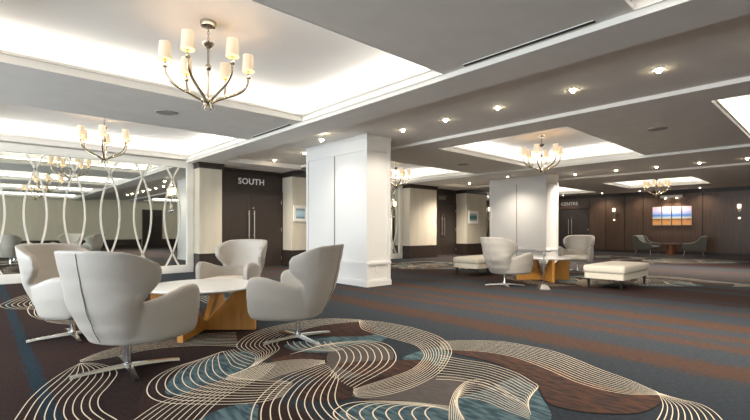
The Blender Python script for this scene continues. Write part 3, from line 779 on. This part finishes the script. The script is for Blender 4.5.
# ------------------------------------------------------------------ lounge chairs
def chair_body():
    mb = MB(); L = M['leather']
    # --- tub: arms and lower back, swept round a U plan
    U = spline([(.375, .415), (.27, .435), (.10, .428), (-.07, .38), (-.20, .30), (-.31, .17), (-.345, 0)], 30)
    U = [Vector((p.x, p.y)) for p in U]; U = U+[Vector((p.x, -p.y)) for p in reversed(U[:-1])]
    n = len(U); rings = []
    hz = [(-.4, .57), (-.16, .59), (-.05, .615), (.07, .652), (.18, .682), (.28, .69), (.34, .678), (.365, .655), (.375, .62)]
    lo = [(-.4, .255), (.24, .258), (.33, .262), (.36, .28), (.375, .31)]
    def taper(p, z):
        t = max(0, min(1, (.56-z)/.31)); t = t*t*.6+t*.4
        sx = 1-.10*t; f = p.x if p.x > 0 else p.x*(1-.34*t)
        return Vector((f, p.y*sx, z))
    for i, p in enumerate(U):
        tg = (U[min(i+1, n-1)]-U[max(i-1, 0)]).normalized(); nn = Vector((tg.y, -tg.x))
        if nn.dot(Vector((p.x-.12, p.y))) < 0: nn = -nn
        h, l = interp(hz, p.x), interp(lo, p.x); T = .085; ring = []
        for k in range(14):
            a = 2*PI*k/14; ca, sa = math.cos(a), math.sin(a)
            u = math.copysign(abs(ca)**.42, ca); w = math.copysign(abs(sa)**.28, sa)
            q = p-nn*(T/2)+nn*(T/2*u); z = (h+l)/2+(h-l)/2*w
            ring.append(taper(q, z))
        rings.append(ring)
    vs = [v for r in rings for v in r]; fs = []
    for i in range(n-1):
        for k in range(14): fs.append((i*14+k, i*14+(k+1) % 14, (i+1)*14+(k+1) % 14, (i+1)*14+k))
    fs.append(tuple(range(14))); fs.append(tuple(reversed(range((n-1)*14, n*14))))
    mb.faces(vs, fs, L)
    # --- bottom pan
    pan = [taper(Vector((p.x*.97, p.y*.95)), .255) for p in U[2:-2]]
    m = len(pan)
    v2 = [Vector((p.x*.97, p.y*.95, .248)) for p in pan]+[Vector((p.x, p.y, .38)) for p in pan]
    mb.faces(v2, [tuple(range(m)), tuple(range(m, 2*m))]+[(i, (i+1) % m, m+(i+1) % m, m+i) for i in range(m)], L)
    # --- wing back: half ellipse sections whose width, depth and wrap change with height
    wT = [(.26, .24), (.40, .285), (.56, .325), (.65, .355), (.75, .390), (.85, .402), (.94, .393), (1.0, .37)]
    rT = [(.26, -.235), (.40, -.315), (.56, -.385), (.75, -.43), (.90, -.46), (1.0, -.475)]
    eT = [(.26, -.09), (.50, -.16), (.60, -.19), (.64, -.165), (.69, -.105), (.76, -.062), (.83, -.066), (.92, -.12), (1.0, -.21)]
    A, V = 36, 26
    def sec(a, z, inn):
        w, r, e = interp(wT, z), interp(rT, z), interp(eT, z)
        th = a*PI/2; cs, sn = math.cos(th), math.sin(th)
        if inn: w -= .075; r += .085; 
        f = e+(r-e)*abs(cs)**.80; s_ = w*math.copysign(abs(sn)**.85, sn)
        return Vector((f, s_, z))
    def ztop(a): return 1.0-.10*max(0, (abs(a)-.42)/.58)**3+.006*math.cos(a*PI)-.006
    out = [[sec(-1+2*i/A, .26+(ztop(-1+2*i/A)-.26)*j/V, 0) for i in range(A+1)] for j in range(V+1)]
    inn = [[sec(-1+2*i/A, .26+(ztop(-1+2*i/A)-.012-.26)*j/V, 1) for i in range(A+1)] for j in range(V+1)]
    W = A+1; vs = [v for r in out for v in r]+[v for r in inn for v in r]; o = W*(V+1); fs = []
    for j in range(V):
        for i in range(A):
            a = j*W+i; fs.append((a, a+1, a+W+1, a+W)); fs.append((o+a, o+a+W, o+a+W+1, o+a+1))
        for e_ in (0, A):
            a = j*W+e_; fs.append((a, a+W, o+a+W, o+a))
    for i in range(A):
        a = V*W+i; fs.append((a, a+1, o+a+1, o+a)); fs.append((i, o+i, o+i+1, i+1))
    mb.faces(vs, fs, L)
    me = mb.mesh('upholstered_shell', False, True)
    t = bpy.data.objects.new('tmp', me); COL.objects.link(t)
    bm = bmesh.new(); bm.from_mesh(me); bmesh.ops.remove_doubles(bm, verts=bm.verts, dist=1e-4); bm.to_mesh(me); bm.free()
    q = t.modifiers.new('r', 'REMESH'); q.mode = 'VOXEL'; q.voxel_size = .012
    q = t.modifiers.new('s', 'SMOOTH'); q.factor = .5; q.iterations = 7
    dg = bpy.context.evaluated_depsgraph_get(); dg.update()
    out_me = bpy.data.meshes.new_from_object(t.evaluated_get(dg)); bpy.data.objects.remove(t)
    out_me.materials.clear(); out_me.materials.append(L)
    out_me.polygons.foreach_set('use_smooth', [True]*len(out_me.polygons)); out_me.name = 'upholstered_shell'
    return out_me, (rT,)

def rounded_cushion(poly, z0, z1, m, name, parent, r=.03, crown=.015):
    """pillow from a plan polygon with rounded rims"""
    mb = MB(); n = len(poly); c = sum((Vector(p) for p in poly), Vector((0, 0)))/n
    prof = [(r, z0), (r*.3, z0+r*.3), (0, z0+r), (0, z1-r), (r*.3, z1-r*.3), (r, z1)]
    rings = []
    for g, z in prof:
        ring = []
        for p in poly:
            v = Vector(p)-c; L = v.length; ring.append((*(c+v*((L-g)/L)), z))
        rings.append(ring)
    for sc_, dz in ((.75, crown*.55), (.4, crown*.9), (.05, crown)): rings.append([(*(c+(Vector(p)-c)*sc_), z1+dz) for p in poly])
    vs = [v for q in rings for v in q]; fs = [tuple(reversed(range(n)))]
    for i in range(len(rings)-1):
        for k in range(n): fs.append((i*n+k, i*n+(k+1) % n, (i+1)*n+(k+1) % n, (i+1)*n+k))
    fs.append(tuple(range((len(rings)-1)*n, len(rings)*n)))
    mb.faces(vs, fs, m); o = mb.build(name, parent); return smooth_by_angle(o, 50)

def make_lounge_chair(label, loc, rz):
    r = thing('lounge_chair', label, 'armchair', loc, rz, 'wingback swivel lounge chairs')
    me, _ = chair_body()
    o = bpy.data.objects.new('upholstered_shell', me); COL.objects.link(o); o.parent = r
    # seat cushion
    P = spline([(.385, 0), (.38, .20), (.355, .32), (.23, .345), (.0, .325), (-.15, .26), (-.22, .12), (-.23, 0)], 26)
    P = [(p.x, p.y) for p in P]; P = P+[(x, -y) for x, y in reversed(P[1:-1])]
    rounded_cushion(P, .33, .445, M['leather_lit'], 'seat_cushion', r, .035, .02)
    # welt down the middle of the back
    w = MB(); N = 24; vs = []
    pts = [(interp([(.27, -.262), (.40, -.330), (.56, -.392), (.75, -.434), (.90, -.461), (.99, -.475)], .285+.69*i/N), .285+.69*i/N) for i in range(N+1)]
    w.tube([(x+.001, 0, z) for x, z in pts], .0045, M['seam'], 8); smooth_by_angle(w.build('back_seam', r), 70)
    # swivel base
    b = MB(); b.lathe([(.032, .03), (.030, .06), (.026, .08), (.026, .245)], M['chrome'], 20); b.lathe([(.09, .236), (.09, .252)], M['chrome'], 20)
    smooth_by_angle(b.build('swivel_post', r))
    for k in range(4):
        a = PI/4+k*PI/2+R0(8); l = MB(); Mx = Matrix.Rotation(a, 4, 'Z')
        sec_ = [(.0, .028, .022, .050), (.12, .026, .020, .042), (.30, .022, .012, .030), (.395, .024, .001, .020)]
        vs = []; fs = []
        for x, hw, z0, z1 in sec_:
            vs += [Mx @ Vector((x, -hw, z0)), Mx @ Vector((x, hw, z0)), Mx @ Vector((x, hw*.8, z1)), Mx @ Vector((x, -hw*.8, z1))]
        for i in range(3):
            for q in range(4): fs.append((4*i+q, 4*i+(q+1) % 4, 4*i+4+(q+1) % 4, 4*i+4+q))
        fs += [(0, 1, 2, 3), (12, 15, 14, 13)]
        l.faces(vs, fs, M['chrome']); l.build('foot_blade', r)
    return r
lc = make_lounge_chair('swivel wing chair seen squarely from behind, largest, beside the round table', (.901, 3.995, 0), R0(33))
dup(lc, (.74, 5.63, 0), R0(-52), 'swivel wing chair beside the mirror, cream inside partly hidden by the chair seen from behind')
dup(lc, (2.80, 6.12, 0), R0(214), 'swivel wing chair facing the viewer behind the round table, by the SOUTH door')
dup(lc, (2.475, 3.90, 0), R0(125), 'swivel wing chair seen in profile in front of the large white column')
dup(lc, (7.94, 4.72, 0), R0(-11), 'swivel wing chair turned away, between the two benches by the far round table')
dup(lc, (12.06, 4.95, 0), R0(189), 'swivel wing chair facing out before the CENTRE door, behind the far round table')

# ------------------------------------------------------------------ round tables with crossed oak slabs
def make_table(label, loc, rz):
    r = thing('coffee_table', label, 'table', loc, rz, 'round marble tables')
    t = MB(); t.lathe([(.0005, .485), (.60, .485), (.62, .492), (.63, .502), (.625, .512), (.605, .515), (.0005, .515)], M['marble'], 72); smooth_by_angle(t.build('table_top', r), 35)
    for k in range(2):
        s = MB(); h = .482; c = .10
        poly = [(-.60, 0), (.60, 0), (.60, h), (.40, h), (.05, c), (-.05, c), (-.40, h), (-.60, h)]
        if k == 1: poly = [(-.60, .0), (.60, .0), (.60, h), (.40, h), (.05, c), (-.05, c), (-.40, h), (-.60, h)]
        Mx = Matrix.Rotation(k*PI/2, 4, 'Z') @ Matrix.Rotation(PI/2, 4, 'X') @ Matrix.Translation((0, 0, -.03))
        s.prism(poly, 0, .06, M['oak'], Mx)
        s.build('slab_base', r, bevel=.004)
    return r
tb = make_table('round white marble table on crossed oak slabs amid the four swivel chairs', (1.905, 5.005, 0), R0(-47.5+5+90))
dup(tb, (9.543, 4.70, 0), R0(-42.5), 'round white marble table on crossed oak slabs between the two benches')

# ------------------------------------------------------------------ upholstered benches
def make_bench(label, loc, rz):
    r = thing('bench_ottoman', label, 'bench', loc, rz, 'upholstered benches')
    L, W = .76, .37
    def rrect(l, w, rad, n=5):
        pts = []
        for cx, cy, a0 in ((l-rad, w-rad, 0), (-l+rad, w-rad, PI/2), (-l+rad, -w+rad, PI), (l-rad, -w+rad, 1.5*PI)):
            for i in range(n+1): a = a0+PI/2*i/n; pts.append((cx+rad*math.cos(a), cy+rad*math.sin(a)))
        dense = []
        for p, q in zip(pts, pts[1:]+pts[:1]):
            d = math.hypot(q[0]-p[0], q[1]-p[1]); k = max(1, int(d/.12))
            for i in range(k): dense.append((p[0]+(q[0]-p[0])*i/k, p[1]+(q[1]-p[1])*i/k))
        return dense
    b = MB(); b.prism(rrect(L-.012, W-.012, .03), .195, .305, M['ott']); smooth_by_angle(b.build('bench_frame', r))
    rounded_cushion(rrect(L+.008, W+.008, .05), .303, .45, M['ott'], 'seat_cushion', r, .045, .03)
    for sx in (-1, 1):
        for sy in (-1, 1):
            l = MB(); x, y = sx*(L-.075), sy*(W-.075)
            l.tube([(x, y, .20), (x, y, .10), (x, y, 0)], [.032, .026, .017], M['leg'], 12); l.box(x-.045, x+.045, y-.045, y+.045, .176, .196, M['leg'])
            smooth_by_angle(l.build('leg', r))
    return r
bn = make_bench('long cream upholstered bench on dark legs, alone in the open carpet', (9.58, 3.14, 0), 0)
dup(bn, (9.62, 6.36, 0), 0, 'cream upholstered bench half hidden behind the turned away swivel chair')

# ------------------------------------------------------------------ small pedestal drink table
st = thing('drink_table', 'small metal drink table with round top and heavy foot beside the far round table', 'side table', (7.98, 3.91, 0))
b = MB(); b.lathe([(.0005, .725), (.125, .725), (.13, .732), (.125, .74), (.0005, .74)], M['tabledark'], 32); smooth_by_angle(b.build('table_top', st))
b = MB(); b.lathe([(.010, .05), (.010, .725)], M['chrome'], 12); smooth_by_angle(b.build('pole', st))
b = MB(); vs = []
for h, z in ((.10, 0), (.095, .02), (.06, .085), (.03, .10)): vs += [(-h, -h, z), (h, -h, z), (h, h, z), (-h, h, z)]
fs = [(3, 2, 1, 0), (12, 13, 14, 15)]
for i in range(3):
    for q in range(4): fs.append((4*i+q, 4*i+(q+1) % 4, 4*i+4+(q+1) % 4, 4*i+4+q))
b.faces(vs, fs, M['ironbase']); ob = b.build('foot', st); ob.rotation_euler = (0, 0, R0(42))

# ------------------------------------------------------------------ grey armchairs and drum table by the walnut wall
def make_grey(label, loc, rz):
    """faces local +x"""
    r = thing('grey_armchair', label, 'armchair', loc, rz, 'grey armchairs'); G = M['greyfab']
    b = MB()
    prof = [(-.30, .26), (.34, .30), (.36, .34), (.34, .42), (-.26, .40)]
    Mx = Matrix.Translation((0, .30, 0)) @ Matrix.Rotation(PI/2, 4, 'X')
    b.prism(prof, 0, .60, G, Mx); b.build('seat', r, bevel=.03)
    b = MB(); prof = [(-.42, .28), (-.24, .26), (-.19, .40), (-.34, .86), (-.42, .88), (-.50, .86)]
    b.prism(prof, 0, .66, G, Matrix.Translation((0, .33, 0)) @ Matrix.Rotation(PI/2, 4, 'X')); b.build('backrest', r, bevel=.03)
    for s in (-1, 1):
        b = MB(); prof = [(-.44, .22), (.34, .24), (.39, .40), (.36, .53), (.04, .56), (-.12, .64), (-.28, .86), (-.48, .86)]
        y = .38 if s > 0 else -.30
        b.prism(prof, 0, .08, G, Matrix.Translation((0, y, 0)) @ Matrix.Rotation(PI/2, 4, 'X')); b.build('armrest', r, bevel=.025)
        for x, xx in ((.28, .33), (-.30, -.38)):
            l = MB(); l.tube([(x, s*.28, .28), (xx, s*.32, 0)], [.013, .010], M['chrome'], 8); smooth_by_angle(l.build('leg', r))
    return r
g0 = make_grey('grey low armchair against the walnut wall, nearer the CENTRE door', (22.9, 6.22, 0), R0(-104))
dup(g0, (22.85, 4.46, 0), R0(100), 'grey low armchair against the walnut wall, farther from the CENTRE door')
dt = thing('drum_table', 'small round dark table on a copper wood pedestal between grey armchairs', 'side table', (23.35, 5.40, 0))
b = MB(); b.lathe([(.0005, .47), (.37, .47), (.38, .485), (.37, .50), (.0005, .50)], M['tabledark'], 40); smooth_by_angle(b.build('table_top', dt))
b = MB(); b.lathe([(.19, 0), (.16, .25), (.16, .47)], M['drum'], 32); smooth_by_angle(b.build('pedestal', dt))

# ------------------------------------------------------------------ world, camera, view
w = bpy.data.worlds.new('overcast'); SC.world = w; w.use_nodes = True
w.node_tree.nodes['Background'].inputs[0].default_value = (.62, .76, .95, 1); w.node_tree.nodes['Background'].inputs[1].default_value = 1.2
cam = bpy.data.cameras.new('camera'); co = bpy.data.objects.new('camera', cam); COL.objects.link(co)
cam.sensor_width = 36; cam.lens = 431/750*36; cam.shift_y = 19.5/750
co.location = (0, 0, 1.15); co.rotation_euler = (PI/2, 0, R0(47.478)-PI/2)
cam.clip_start = .05; cam.clip_end = 200
SC.camera = co
vs_ = SC.view_settings; SC.display_settings.display_device = 'sRGB'
vs_.view_transform = 'Standard'; vs_.look = 'None'; vs_.gamma = 1; vs_.use_curve_mapping = False; vs_.exposure = .5
